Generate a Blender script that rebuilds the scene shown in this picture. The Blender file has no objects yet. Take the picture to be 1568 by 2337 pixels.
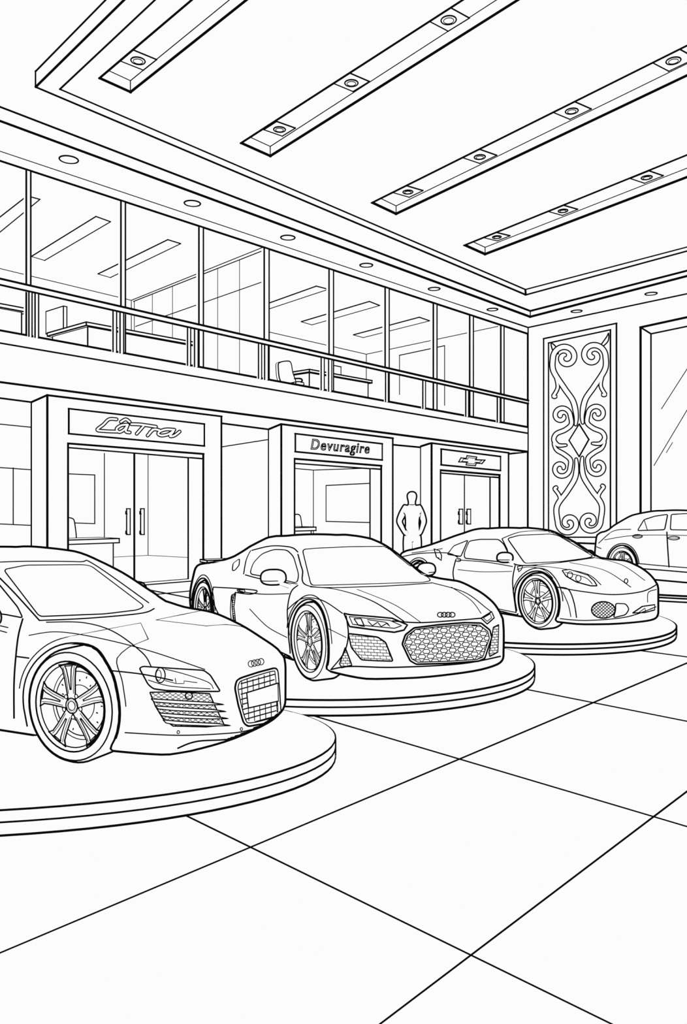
import bpy, bmesh, math
from mathutils import Vector, Matrix, geometry
from mathutils.bvhtree import BVHTree

scene = bpy.context.scene
F = 1880.0; CX = 784.0; HZ = 1160.0; CZ = 1.735
CAM = Vector((0, 0, CZ))
INKW = 1.16   # global ink weight

# ---------------------------------------------------------------- materials
def mat_emit(name, col, noise=0.0):
    m = bpy.data.materials.new(name); m.use_nodes = True
    nt = m.node_tree; nt.nodes.clear()
    out = nt.nodes.new('ShaderNodeOutputMaterial')
    em = nt.nodes.new('ShaderNodeEmission')
    em.inputs['Strength'].default_value = 1.0
    if noise:
        tc = nt.nodes.new('ShaderNodeTexCoord')
        nz = nt.nodes.new('ShaderNodeTexNoise'); nz.inputs['Scale'].default_value = 6.0
        rp = nt.nodes.new('ShaderNodeValToRGB')
        rp.color_ramp.elements[0].color = (col[0]*(1-noise), col[1]*(1-noise), col[2]*(1-noise), 1)
        rp.color_ramp.elements[1].color = (col[0], col[1], col[2], 1)
        nt.links.new(tc.outputs['Object'], nz.inputs['Vector'])
        nt.links.new(nz.outputs['Fac'], rp.inputs['Fac'])
        nt.links.new(rp.outputs['Color'], em.inputs['Color'])
    else:
        em.inputs['Color'].default_value = (*col, 1)
    nt.links.new(em.outputs[0], out.inputs['Surface'])
    return m
PAPER = mat_emit('paper_white', (0.985, 0.975, 0.985), 0.004)  # every white surface emits evenly itself, in place of lit shading
INK = mat_emit('ink_black', (0.003, 0.003, 0.003))
OUTL = bpy.data.materials.new('contour_ink'); OUTL.use_nodes = True
nt = OUTL.node_tree; nt.nodes.clear()
o = nt.nodes.new('ShaderNodeOutputMaterial'); mx = nt.nodes.new('ShaderNodeMixShader')
tr = nt.nodes.new('ShaderNodeBsdfTransparent'); em = nt.nodes.new('ShaderNodeEmission')
em.inputs['Color'].default_value = (0.003, 0.003, 0.003, 1)
gg = nt.nodes.new('ShaderNodeNewGeometry')
nt.links.new(gg.outputs['Backfacing'], mx.inputs[0]); nt.links.new(tr.outputs[0], mx.inputs[1])
nt.links.new(em.outputs[0], mx.inputs[2]); nt.links.new(mx.outputs[0], o.inputs['Surface'])
MATS = [PAPER, INK, OUTL]

# ---------------------------------------------------------------- helpers
def ray(px, py): return Vector(((px-CX)/F, 1.0, (HZ-py)/F))
def onz(px, py, z=0.0):
    d = ray(px, py); t = (z-CZ)/d.z
    return CAM + d*t
class VPlane:
    def __init__(s, p, u):
        s.p = Vector((p[0], p[1], 0)); s.u = Vector((u[0], u[1], 0)).normalized()
        s.n = Vector((-s.u.y, s.u.x, 0))
    def hit(s, px, py):
        d = ray(px, py); t = (s.p-CAM).dot(s.n)/d.dot(s.n)
        return CAM + d*t
    def shift(s, dist, back):
        q = s.p + back*dist
        return VPlane((q.x, q.y), (s.u.x, s.u.y))
    def foot(s, px, z=0.0):
        h = s.hit(px, HZ); return Vector((h.x, h.y, z))
def depth(p): return max(p.y, 0.5)
def catmull(pts, step=4.0, closed=False):
    n = len(pts)
    if n < 3: return [tuple(p) for p in pts]
    out = []
    rng = n if closed else n-1
    for i in range(rng):
        if closed:
            p0, p1, p2, p3 = pts[(i-1) % n], pts[i], pts[(i+1) % n], pts[(i+2) % n]
        else:
            p0 = pts[max(i-1, 0)]; p1 = pts[i]; p2 = pts[i+1]; p3 = pts[min(i+2, n-1)]
        L = math.dist(p1, p2); k = max(2, int(L/step)+1)
        for j in range(k):
            t = j/k
            out.append(tuple(0.5*((2*b)+(-a+c)*t+(2*a-5*b+4*c-e)*t*t+(-a+3*b-3*c+e)*t**3)
                             for a, b, c, e in zip(p0, p1, p2, p3)))
    if not closed: out.append(tuple(pts[-1]))
    return out
def roundpoly(pts, r=8.0, k=4):
    """round polygon corners with radius r"""
    out = []; n = len(pts)
    for i in range(n):
        p = Vector(pts[i][:2]); a = Vector(pts[i-1][:2]); b = Vector(pts[(i+1) % n][:2])
        la = (a-p).length; lb = (b-p).length
        if la < 1e-6 or lb < 1e-6: continue
        ra = min(r, la*.45); rb = min(r, lb*.45)
        A = p+(a-p)*(ra/la); B = p+(b-p)*(rb/lb)
        for j in range(k+1):
            t = j/k; q = A*(1-t)**2+p*2*t*(1-t)+B*t*t; out.append((q.x, q.y))
    return out
def densify(pts, step=6.0, closed=False):
    out = []; n = len(pts)
    for i in range(n if closed else n-1):
        a = pts[i]; b = pts[(i+1) % n]
        k = max(1, int(math.dist(a, b)/step))
        for j in range(k):
            t = j/k; out.append(tuple(x+(y-x)*t for x, y in zip(a, b)))
    if not closed: out.append(tuple(pts[-1]))
    return out

class MB:
    def __init__(s): s.v = []; s.f = []; s.m = []
    def face(s, pts, mat=0):
        b = len(s.v); s.v += [Vector(p) for p in pts]
        s.f.append(tuple(range(b, b+len(pts)))); s.m.append(mat)
    def mesh(s, verts, faces, mat=0):
        b = len(s.v); s.v += [Vector(p) for p in verts]
        for f in faces: s.f.append(tuple(i+b for i in f)); s.m.append(mat)
    def solid(s, verts, faces, hull=4.5, mat=0):
        """closed smooth solid + outward ink contour shell"""
        bm = bmesh.new(); vs = [bm.verts.new(v) for v in verts]
        for f in faces:
            try: bm.faces.new([vs[i] for i in f])
            except ValueError: pass
        bmesh.ops.recalc_face_normals(bm, faces=bm.faces)
        bm.normal_update(); bm.verts.index_update()
        V = [v.co.copy() for v in bm.verts]
        N = [v.normal.copy() for v in bm.verts]
        FF = [tuple(v.index for v in f.verts) for f in bm.faces]
        bm.free()
        s.mesh(V, FF, mat)
        if hull: s.mesh([p+n*(hull*depth(p)/F) for p, n in zip(V, N)], FF, 2)
    def tube(s, pts, rad, closed=False, mat=1, sides=6):
        pts = [Vector(p) for p in pts]
        q = [pts[0]]; rr = [rad(0) if callable(rad) else rad]
        n0 = len(pts)
        for i, p in enumerate(pts[1:], 1):
            if (p-q[-1]).length > 1e-5: q.append(p); rr.append(rad(i/(n0-1)) if callable(rad) else rad)
        pts = q
        if len(pts) < 2: return
        n = len(pts); b = len(s.v); T = []
        for i in range(n):
            if closed: t = pts[(i+1) % n]-pts[i-1]
            else: t = pts[min(i+1, n-1)]-pts[max(i-1, 0)]
            if t.length < 1e-9: t = T[-1] if T else Vector((1, 0, 0))
            T.append(t.normalized())
        up = Vector((0, 0, 1)) if abs(T[0].z) < .9 else Vector((1, 0, 0))
        a = T[0].cross(up).normalized()
        for i in range(n):
            a = (a - T[i]*a.dot(T[i]))
            if a.length < 1e-6: a = T[i].orthogonal()
            a.normalize(); c = T[i].cross(a)
            r = rr[i]*depth(pts[i])/F
            for k in range(sides):
                th = 2*math.pi*k/sides
                s.v.append(pts[i]+(a*math.cos(th)+c*math.sin(th))*r)
        for i in range(n if closed else n-1):
            j = (i+1) % n
            for k in range(sides):
                l = (k+1) % sides
                s.f.append((b+i*sides+k, b+i*sides+l, b+j*sides+l, b+j*sides+k)); s.m.append(mat)
        if not closed:
            s.f.append(tuple(b+k for k in range(sides))[::-1]); s.m.append(mat)
            s.f.append(tuple(b+(n-1)*sides+k for k in range(sides))); s.m.append(mat)
    def line(s, pts, w=4.5, closed=False, smooth=False):
        """ink stroke; w = drawn width"""
        pts = [Vector(p) for p in pts]; w = w*INKW
        if smooth: s.tube(pts, w/2, closed); return
        n = len(pts)
        for i in range(n if closed else n-1):
            a = pts[i]; b = pts[(i+1) % n]; d = b-a
            if d.length < 1e-5: continue
            d.normalize()
            s.tube([a-d*(w*.4*depth(a)/F), b+d*(w*.4*depth(b)/F)], w/2)
    def ribbon(s, pts, wfun, plane, mat, ext=0.0):
        """flat strap lying on a wall plane"""
        n = len(pts); L = []; R = []
        P = [Vector((p[0], p[1])) for p in pts]
        d0 = (P[0]-P[1]).normalized(); d1 = (P[-1]-P[-2]).normalized()
        P = [P[0]+d0*ext]+P+[P[-1]+d1*ext]; n = len(P)
        for i in range(n):
            t = P[min(i+1, n-1)]-P[max(i-1, 0)]
            if t.length < 1e-6: t = Vector((1, 0))
            t.normalize(); q = Vector((-t.y, t.x)); w = wfun(i/(n-1))
            a = P[i]+q*w; b = P[i]-q*w
            L.append(plane.hit(a.x, a.y)); R.append(plane.hit(b.x, b.y))
        s.mesh(L+R, [(i, i+1, n+i+1, n+i) for i in range(n-1)], mat)
        for e in (P[0], P[-1]):
            w = wfun(0 if e is P[0] else 1)
            s.mesh([plane.hit(e.x+w*math.cos(k*math.pi/6), e.y+w*math.sin(k*math.pi/6)) for k in range(12)], [tuple(range(12))], mat)
    def box(s, o, ax, ay, az, w=3.0, mat=0):
        """box from corner o with edge vectors, with ink edges"""
        P = [o, o+ax, o+ax+ay, o+ay]; Q = [p+az for p in P]
        V = P+Q
        s.mesh(V, [(0, 3, 2, 1), (4, 5, 6, 7), (0, 1, 5, 4), (1, 2, 6, 5), (2, 3, 7, 6), (3, 0, 4, 7)], mat)
        if w:
            s.line(P, w, True); s.line(Q, w, True)
            for a, b in zip(P, Q): s.line([a, b], w)
    def build(s, name, parent=None, base=None, label=None, category=None, kind=None, group=None):
        me = bpy.data.meshes.new(name)
        if parent is not None: base = parent['_b']
        b = Vector(base) if base is not None else Vector((0, 0, 0))
        me.from_pydata([v-b for v in s.v], [], s.f)
        for m in MATS: me.materials.append(m)
        me.polygons.foreach_set('material_index', s.m)
        me.update()
        ob = bpy.data.objects.new(name, me); scene.collection.objects.link(ob)
        if parent is not None: ob.parent = parent; ob['_b'] = list(b)
        else: ob.location = b; ob['_b'] = list(b)
        tag(ob, label, category, kind, group)
        return ob
def tag(ob, label=None, category=None, kind=None, group=None):
    if label: ob['label'] = label
    if category: ob['category'] = category
    if kind: ob['kind'] = kind
    if group: ob['group'] = group
def empty(name, base, label, category, group=None):
    e = bpy.data.objects.new(name, None); scene.collection.objects.link(e)
    e.location = base; e['_b'] = list(base); tag(e, label, category, None, group); return e
def above(P, py): return Vector((P.x, P.y, CZ+(HZ-py)/F*P.y))
def lin(xa, ya, xb, yb): return lambda x: ya+(yb-ya)*(x-xa)/(xb-xa)
def circ(c, a, b, r, n=28): return [c+a*(r*math.cos(2*math.pi*i/n))+b*(r*math.sin(2*math.pi*i/n)) for i in range(n)]

# ---------------------------------------------------------------- planes of the room
U = Vector((.6686, .7437, 0)); BACK = Vector((-.7437, .6686, 0))
CF = Vector((6.718, 30.0, 0))
PF = VPlane((CF.x, CF.y), (U.x, U.y))
PG = PF.shift(.647, BACK); PK = PF.shift(1.23, BACK); PH = PF.shift(1.325, BACK); PR = PF.shift(-.12, BACK)
FWU = Vector((.63, -.776, 0)).normalized(); FWN = Vector((-FWU.y, FWU.x, 0))  # into the wall
PW = VPlane((CF.x, CF.y), (FWU.x, FWU.y))
XL = -220; XR = 1800
l2a = lin(0, 244, 1210, 710); l2b = lin(0, 276, 1210, 723)
l3a = lin(0, 344, 1205, 747); l3b = lin(0, 367, 1205, 762)
rla = lin(0, 636, 1205, 914); rlb = lin(0, 650, 1205, 921)
l6 = lin(0, 754, 1205, 975); l7 = lin(0, 783, 1205, 989); l8 = lin(0, 872, 1205, 1031)
r2a = lin(1210, 710, 1568, 618); r2b = lin(1210, 723, 1568, 630)
r3a = lin(1205, 747, 1568, 670)
up_ = Vector((0, 0, 1))

# floor
m = MB()
m.face([(-40, -3, 0), (40, -3, 0), (40, 60, 0), (-40, 60, 0)])
for a, b in [((-300, 2302), (1800, 1416)), ((600, 2540), (1900, 1555)), ((300, 1801), (1750, 2511)),
             ((600, 1600), (1800, 1956)), ((1080, 1550), (1850, 1703)), ((1330, 1468), (1900, 1545)),
             ((284, 1336), (440, 1367)), ((350, 1358), (470, 1346))]:
    m.line([onz(*a), onz(*b)], 4.1)
m.build('floor', kind='structure', label='white floor with large square tiles and dark joints')

# left wall: fascia band, shop-front wall, slab
m = MB()
def fp(x, fn, P=PF): return P.hit(x, fn(x))
m.face([fp(XL, l6), fp(1205, l6), fp(1205, l8), fp(XL, l8)])
m.line([fp(XL, l6), fp(1205, l6)], 4.6); m.line([fp(XL, l7), fp(1205, l7)], 3.6); m.line([fp(XL, l8), fp(1205, l8)], 4.6)
u0 = fp(XL, l8); u1 = fp(1205, l8)
m.face([u0, u1, u1+BACK*1.6, u0+BACK*1.6])
def hz(px):  # slab underside height near column px
    return PF.hit(px, l8(px)).z
for a, b, ln in [(XL, 140, ((XL, 880), (72, 918))), (480, 640, ((505, 966), (613, 980))),
                 (880, 980, ((896, 1015), (960, 1021))), (1150, 1230, ((1160, 1036), (1205, 1031)))]:
    A = PH.foot(a); B = PH.foot(b)
    m.face([A, B, Vector((B.x, B.y, hz(min(b, 1205)))), Vector((A.x, A.y, hz(a)))])
    m.line([PH.hit(*ln[0]), PH.hit(*ln[1])], 4)
    m.line([A, B], 4)
m.line([PH.hit(505, 1020), PH.hit(613, 1003)], 2.4)
m.line([PH.hit(-100, 958), PH.hit(70, 975)], 2.4)
m.line([PH.hit(-100, 1060), PH.hit(70, 1072)], 2.4)
m.line([PH.hit(30, 1068), PH.hit(30, 1196)], 2.4); m.line([PH.hit(-60, 1193), PH.hit(70, 1199)], 2.4)
m.build('wall_left', kind='structure', label='white shop wall below a gallery slab fascia')
m = MB()
m.face([fp(XL, l3a), fp(1205, l3a), fp(1205, l3b), fp(XL, l3b)])
m.line([fp(XL, l3a), fp(1205, l3a)], 4.4); m.line([fp(XL, l3b), fp(1205, l3b)], 4)
m.build('trim_2', kind='structure', label='head band above the gallery glazing')
m = MB()
t0 = fp(XL, l6)-up_*.02; t1 = fp(1205, l6)-up_*.02
m.face([t0, t1, t1+BACK*9, t0+BACK*9])
m.build('floor_gallery', kind='structure', label='gallery office floor slab')

# far wall
m = MB()
A = CF.copy(); B = PW.foot(XR)
m.face([A, B, PW.hit(XR, r3a(XR)), PW.hit(1205, 747)])
m.face([A, PW.hit(1205, 747), PW.hit(1205, 747)+FWN*.6, A+FWN*.6])
m.line([A, PW.hit(1205, 747)], 4.6); m.line([PW.hit(1205, 747), PW.hit(XR, r3a(XR))], 4.4); m.line([A, B], 4)
m.build('wall_right', kind='structure', label='white end wall of the hall')
m = MB()
q = lin(1462, 747, 1568, 724); q2 = lin(1486, 762, 1568, 745)
PWB = PW.shift(-.05, FWN)
m.line([PWB.foot(1462), PWB.hit(1462, 747), PWB.hit(XR, q(XR))], 4.6)
m.line([PWB.foot(1486), PWB.hit(1486, 762), PWB.hit(XR, q2(XR))], 3.4)
m.line([PWB.hit(1462, 747), PWB.hit(1486, 762)], 3.4)
m.face([PWB.hit(1486, 762), PWB.hit(XR, q2(XR)), PWB.foot(XR), PWB.foot(1486)])
m.line([PWB.hit(1510, 933), PWB.hit(1640, 730)], 1.8); m.line([PWB.hit(1493, 1062), PWB.hit(1660, 782)], 1.8)  # glass reflections drawn as diagonal ink strokes, this line and the next
m.line([PWB.hit(1521, 1033), PWB.hit(1535, 1010)], 1.6)
m.build('window_1', kind='structure', label='tall window in a deep frame')

# ceiling
ZS = CZ+6.6; ZT = ZS+.24
m = MB()
c1 = onz(1205, 747, ZS)
a0 = onz(XL, l3a(XL), ZS); a2 = onz(XR, r3a(XR), ZS)
b0 = onz(XL, l2b(XL), ZS); b1 = onz(1210, 723, ZS); b2 = onz(XR, r2b(XR), ZS)
m.face([a0, c1, b1, b0]); m.face([c1, a2, b2, b1])
m.line([b0, b1, b2], 4.6)
s0 = above(b0, l2a(XL)); s1 = above(b1, 710); s2 = above(b2, r2a(XR))
m.face([b0, b1, s1, s0]); m.face([b1, b2, s2, s1]); m.line([s0, s1, s2], 4.4); m.line([b1, s1], 4)
zt = max(s0.z, s1.z, s2.z, ZT)+.01
m.face([(-40, -3, zt), (40, -3, zt), (40, 60, zt), (-40, 60, zt)])
m.build('ceiling', kind='structure', label='white ceiling with perimeter soffit and step')
# coffer slab
m = MB()
outer = [(82, 198), (1200, 672), (1800, 509), (1800, -300), (588, -300)]
TR = [[(227, 178), (298, 210), (814, -200), (673, -200)], [(550, 326), (617, 356), (1499, -200), (1365, -200)],
      [(849, 462), (904, 488), (1770, 76), (1735, 20)], [(1060, 559), (1107, 580), (1770, 327), (1740, 283)]]
po = [onz(*p, ZS) for p in outer]; ph = [[onz(*p, ZS) for p in h] for h in TR]
tri = geometry.tessellate_polygon([po]+ph)
allp = po+[p for h in ph for p in h]
m.mesh(allp, tri)
m.line([po[4], po[0], po[1], po[2]], 4.8)
hT = up_*(ZT-ZS)
m.face([po[0], po[4], po[4]+hT, po[0]+hT]); m.face([po[0], po[1], po[1]+hT, po[0]+hT])
m.line([po[0], po[0]+hT, po[4]+hT], 4.6)
m.line([onz(p, q, ZS) for p, q in [(673, -300), (137, 203), (1199, 660), (1800, 502)]], 4)
m.line([onz(1199, 660, ZS), onz(1200, 672, ZS)], 4)
HR = .18
for h in ph:
    r = up_*HR; A, B, C, D = h
    m.face([A+r, B+r, C+r, D+r])
    for a, b in ((A, B), (B, C), (C, D), (D, A)): m.face([a, b, b+r, a+r])
    m.line([D, A], 4.8); m.line([A, B, C], 5)
    m.line([A+r, B+r, C+r], 2.8); m.line([B, B+r], 3.6)
m.build('trim_1', kind='structure', label='dropped ceiling coffer with four long light troughs')
LT = [(0, 315, 137), (1, 1024, 44), (1, 802, 188), (1, 638, 294), (2, 1537, 137), (2, 1305, 252), (2, 1095, 357), (2, 931, 437),
      (3, 1476, 404), (3, 1285, 480), (3, 1134, 540)]
for k, px, py in LT:
    c = onz(px, py, ZS+HR-.02)
    d = (ph[k][3]-ph[k][0]).normalized(); e = Vector((-d.y, d.x, 0))
    g = empty('trough_spotlight', c, 'square spotlight with round lens set in a ceiling trough', 'spotlight', 'square spotlights in the ceiling troughs')
    t = MB(); s = .2 if k < 2 else .225
    P = [c-d*s-e*s, c+d*s-e*s, c+d*s+e*s, c-d*s+e*s]
    t.mesh(P+[p+up_*.018 for p in P], [(0, 1, 2, 3), (4, 5, 6, 7), (0, 1, 5, 4), (1, 2, 6, 5), (2, 3, 7, 6), (3, 0, 4, 7)]); t.line(P, 2.8, True)
    t.build('housing', g)
    t = MB(); cc = c-up_*.012
    X, Y = Vector((1, 0, 0)), Vector((0, 1, 0))
    R = circ(cc, X, Y, .105); t.face(R); t.line(R, 2.8, True, True); t.line(circ(cc-up_*.01, X, Y, .07), 1.6, True, True); t.build('lens', g)
for px, py in [(157, 364), (439, 464), (657, 542), (836, 605), (991, 659), (1124, 706), (1316, 710), (1486, 670)]:
    c = onz(px, py, ZS-.01); t = MB(); R = circ(c, Vector((1, 0, 0)), Vector((0, 1, 0)), .172, 32)
    t.mesh(R+[p+up_*.02 for p in R], [tuple(range(32))]); t.line(R, 3.2, True, True)
    t.build('recessed_downlight', base=c, label='round recessed downlight in the perimeter soffit', category='downlight', group='round downlights in the soffit')

# gallery glazing
MU = [(60, 70), (276, 286), (454, 464), (603, 614), (751, 761), (879, 888), (989, 997), (1072, 1080), (1143, 1150)]
for i, (a, b) in enumerate(MU):
    t = MB()
    P = [fp(a, l3b), fp(b, l3b), fp(b, l6), fp(a, l6)]
    Q = [p+BACK*.1 for p in P]
    t.mesh(P+Q, [(0, 1, 2, 3), (4, 5, 6, 7), (0, 3, 7, 4), (1, 2, 6, 5)])
    t.line([P[0], P[3]], 3.6); t.line([P[1], P[2]], 3.6)
    t.build('window_%d' % (i+2), kind='structure', label='full-height gallery window mullion')
# railing
base = PR.foot(0, fp(0, l6).z)
rg = empty('balcony_railing', base, 'long balcony railing with flat handrail and paired posts', 'railing')
t = MB(); P = [fp(XL, rla, PR), fp(1205, rla, PR), fp(1205, rlb, PR), fp(XL, rlb, PR)]
Q = [p+BACK*.08 for p in P]
t.mesh(P+Q, [(0, 1, 2, 3), (4, 5, 6, 7), (0, 1, 5, 4), (3, 2, 6, 7)])
t.line([P[0], P[1]], 4.6); t.line([P[3], P[2]], 4); t.build('handrail', rg)
for a, b in [(66, 73), (80, 88), (258, 266), (274, 282), (428, 435), (444, 452), (590, 597), (604, 612), (733, 740), (750, 757),
             (965, 971), (1063, 1069), (1135, 1141), (880, 886)]:
    t = MB(); f6 = lambda x: l6(x)+1
    P = [fp(a, rlb, PR), fp(b, rlb, PR), fp(b, f6, PR), fp(a, f6, PR)]
    t.mesh(P+[p+BACK*.06 for p in P], [(0, 1, 2, 3), (4, 5, 6, 7), (0, 3, 7, 4), (1, 2, 6, 5)])
    t.line([P[0], P[3]], 3.0); t.line([P[1], P[2]], 3.0); t.build('post', rg)

# gallery offices behind glazing
ZI = CZ+6.49; ZG = CZ+3.1
def vwall(name, pts, zlo, zhi, w=2.6, extra=None, lab='thin partition wall of the gallery office'):
    t = MB()
    for A, B in zip(pts[:-1], pts[1:]):
        t.face([Vector((A.x, A.y, zlo)), Vector((B.x, B.y, zlo)), Vector((B.x, B.y, zhi)), Vector((A.x, A.y, zhi))])
        t.line([Vector((A.x, A.y, zhi)), Vector((B.x, B.y, zhi))], w)
        t.line([Vector((A.x, A.y, zlo)), Vector((B.x, B.y, zlo))], w)
    for A in pts[1:-1]: t.line([Vector((A.x, A.y, zlo)), Vector((A.x, A.y, zhi))], w)
    if extra: extra(t)
    return t.build(name, kind='structure', label=lab)
n0 = onz(300, 685, ZI); n1 = onz(598, 565, ZI)
pc = VPlane((n0.x, n0.y), ((n1-n0).x, (n1-n0).y))
def ex1(t):
    f = lin(300, 690, 598, 573)
    t.line([pc.hit(305, f(305)), pc.hit(598, f(598))], 2.2); t.line([pc.hit(307, f(307)), pc.hit(307, 800)], 2)
    for x in (348, 394, 497, 547): t.line([pc.hit(x, f(x)), pc.hit(x, 865)], 1.8)
    t.line([pc.hit(310, 745), pc.hit(600, 643)], 2)
vwall('wall_gallery_near', [onz(-250, 552, ZI), n0, n1], ZG, ZI, 2.8, ex1)
n2 = onz(613, 757, ZI); n3 = onz(836, 808, ZI); n4 = onz(1143, 743, ZI)
pc2 = VPlane((n3.x, n3.y), ((n4-n3).x, (n4-n3).y))
def ex2(t):
    t.line([pc2.hit(912, 900), pc2.hit(912, 811), pc2.hit(1015, 789), pc2.hit(1015, 925)], 2.2)
vwall('wall_gallery_far', [n1+Vector((.1, .2, 0)), n2, n3, n4], ZG, ZI, 2.8, ex2)
for poly in [[(72, 585), (102, 594), (252, 506), (219, 494)], [(224, 625), (252, 633), (412, 556), (383, 547)],
             [(-60, 542), (-25, 550), (91, 455), (62, 447)], [(613, 692), (613, 705), (749, 660), (722, 653)],
             [(688, 734), (712, 741), (866, 697), (843, 688)], [(807, 764), (829, 770), (980, 732), (957, 724)]]:
    P = [onz(*p, ZI-.03) for p in poly]; t = MB()
    t.mesh(P+[p+up_*.03 for p in P], [(0, 1, 2, 3), (4, 5, 6, 7)]); t.line(P, 2.4, True)
    t.build('ceiling_light_panel', base=P[0], label='slim rectangular ceiling light panel in the gallery office', category='ceiling light', group='office ceiling light panels')
t = MB()
t.face([(PF.foot(XL, ZI)), (PF.foot(1205, ZI)), PF.foot(1205, ZI)+BACK*14, PF.foot(XL, ZI)+BACK*14])
t.build('ceiling_gallery', kind='structure', label='office ceiling above the gallery')
def desk(name, px, py, la, lb, base_z, top=.07, label='', w=3, inset=.08):
    """desk with near top corner at px,py ; la along U, lb along BACK"""
    pl = PF.shift(.35, BACK); c = pl.hit(px, py)
    g = empty(name, Vector((c.x, c.y, base_z)), label, 'desk')
    t = MB(); t.box(c-up_*top, U*la, BACK*lb, up_*top, w); t.build('desktop', g)
    t = MB(); o = Vector((c.x, c.y, base_z+.01))+U*inset+BACK*inset
    t.box(o, U*(la-2*inset), BACK*(lb-2*inset), up_*(c.z-top-base_z-.01), w); t.build('body', g)
    return c
zf = lambda px: fp(px, l6).z
c = desk('office_desk', 197, 735, 3.0, 1.6, zf(197)+.02, label='boxy white office desk behind the gallery glazing')
t = MB(); o = c+BACK*1.1+U*.1+up_*.03; t.box(o, U*.08, BACK*.75, up_*.5, 2.4); t.build('desk_screen', base=o, label='thin upright screen standing on the office desk', category='screen')
c = desk('office_desk', -110, 672, 1.45, 1.2, zf(0), label='boxy white office desk at the gallery edge')
c = desk('office_desk', 706, 843, 2.6, .8, zf(706)+.02, label='small white office desk beside an office chair')
t = MB(); o = c+BACK*.4+U*1.2+up_*.03; t.box(o, U*.5, BACK*.06, up_*.3, 2.4); t.build('desk_screen', base=o, label='small screen standing on the office desk', category='screen')
# office chair
pl = PF.shift(.6, BACK)
g = empty('office_chair', pl.foot(665, zf(665)+.002), 'padded office chair with tall curved backrest', 'chair')
def slabpoly(t, pts, n, th, w=2.6):
    P = pts; Q = [p+n*th for p in pts]; k = len(P)
    t.face(P); t.face(Q)
    for i in range(k): t.face([P[i], P[(i+1) % k], Q[(i+1) % k], Q[i]])
    t.line(P, w, True, True); t.line(Q, w*.7, True, True)
t = MB(); slabpoly(t, [pl.hit(*p) for p in catmull([(642, 872), (635, 836), (639, 827), (657, 824), (664, 829), (668, 850), (674, 876)], 4, True)], BACK, .09); t.build('backrest', g)
t = MB(); slabpoly(t, [pl.hit(*p) for p in catmull([(660, 876), (680, 871), (693, 874), (690, 880), (665, 881)], 4, True)], BACK, .2); t.build('seat', g)
t = MB(); t.line([pl.hit(*p) for p in catmull([(671, 864), (685, 864), (690, 868), (686, 873)], 3)], 3.4, False, True); t.build('armrest', g)

# ---------------------------------------------------------------- text
def text_on(t, plane, body, x0, x1, yb0, yt0, yb1, w=2.2, shear=0.0, bold=.012, off=.03):
    cu = bpy.data.curves.new('lettering', 'FONT'); cu.body = body; cu.size = 1; cu.shear = shear
    cu.fill_mode = 'NONE'; cu.offset = bold; cu.resolution_u = 6; cu.space_character = 1.16
    ob = bpy.data.objects.new('tmp', cu); scene.collection.objects.link(ob)
    dg = bpy.context.evaluated_depsgraph_get()
    me = bpy.data.meshes.new_from_object(ob.evaluated_get(dg))
    vs = [v.co.copy() for v in me.vertices]; ed = [tuple(e.vertices) for e in me.edges]
    bpy.data.objects.remove(ob)
    mnx = min(v.x for v in vs); mxx = max(v.x for v in vs); mny = min(v.y for v in vs); mxy = max(v.y for v in vs)
    O = plane.hit(x0, yb0)-BACK*off; X = plane.hit(x1, yb1)-BACK*off-O; Z = plane.hit(x0, yt0)-BACK*off-O
    W3 = [O+X*((v.x-mnx)/(mxx-mnx))+Vector((0, 0, Z.z))*((v.y-mny)/(mxy-mny)) for v in vs]
    for a, b in ed: t.line([W3[a], W3[b]], w)

# ---------------------------------------------------------------- shop portals
def portal(s, a, b, ys, ya, yb, ol, orr, sg, lint, lint2, kj, lab):
    cbase = PG.foot((a+b)/2)
    g = empty('shop_portal', cbase, lab, 'shopfront')
    t = MB(); top = lin(a, ya, b, yb); li = lin(ol, lint[0], orr, lint[1]); l2 = lin(ol, lint2[0], orr, lint2[1])
    G = PG.hit
    t.face([G(a, top(a)), G(ol, top(ol)), PG.foot(ol), PG.foot(a)])
    t.face([G(orr, top(orr)), G(b, top(b)), PG.foot(b), PG.foot(orr)])
    t.face([G(ol, top(ol)), G(orr, top(orr)), G(orr, li(orr)), G(ol, li(ol))])
    sp = PH.hit(s, ys); sf = PH.foot(s)
    t.face([sp, G(a, ya), PG.foot(a), sf])
    t.face([G(a, ya), G(b, yb), G(b, yb)+BACK*.7, sp])
    t.line([sf, sp, G(a, ya), G(b, yb), PG.foot(b)], 4.6); t.line([G(a, ya), PG.foot(a), PG.foot(b)], 4.6)
    t.line([PG.foot(ol), G(ol, li(ol)), G(orr, li(orr)), PG.foot(orr)], 4.4)
    # reveal
    kk = PK.foot(kj); kt = PK.hit(kj, l2(kj))
    t.face([G(orr, li(orr)), kt, kk, PG.foot(orr)])
    kl = PK.hit(ol-12, l2(ol-12))
    t.face([G(ol, li(ol)), G(orr, li(orr)), kt, kl])
    t.line([kl, kt], 4); t.line([kt, kk], 4.2); t.line([kt, G(orr, l2(orr))], 3.6)
    t.line([G(ol, l2(ol)), G(orr, l2(orr))], 2.4)
    t.build('portal_frame', g)
    t = MB(); P = [G(*p)-BACK*.015 for p in sg]; Q = [p-BACK*.02 for p in P]; t.mesh(P+Q, [(0, 1, 2, 3), (4, 5, 6, 7), (0, 1, 5, 4), (1, 2, 6, 5), (2, 3, 7, 6), (3, 0, 4, 7)]); t.line(Q, 3.8, True)
    t.build('sign_board', g)
    return g, kt, l2
g1, k1, f1 = portal(72, 108, 505, 918, 902, 950, 155, 464, [(155, 933), (464, 968), (464, 1018), (155, 990)], (1012, 1036), (1021, 1047), 430, 'projecting shop portal, script lettering above glass doors')
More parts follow.
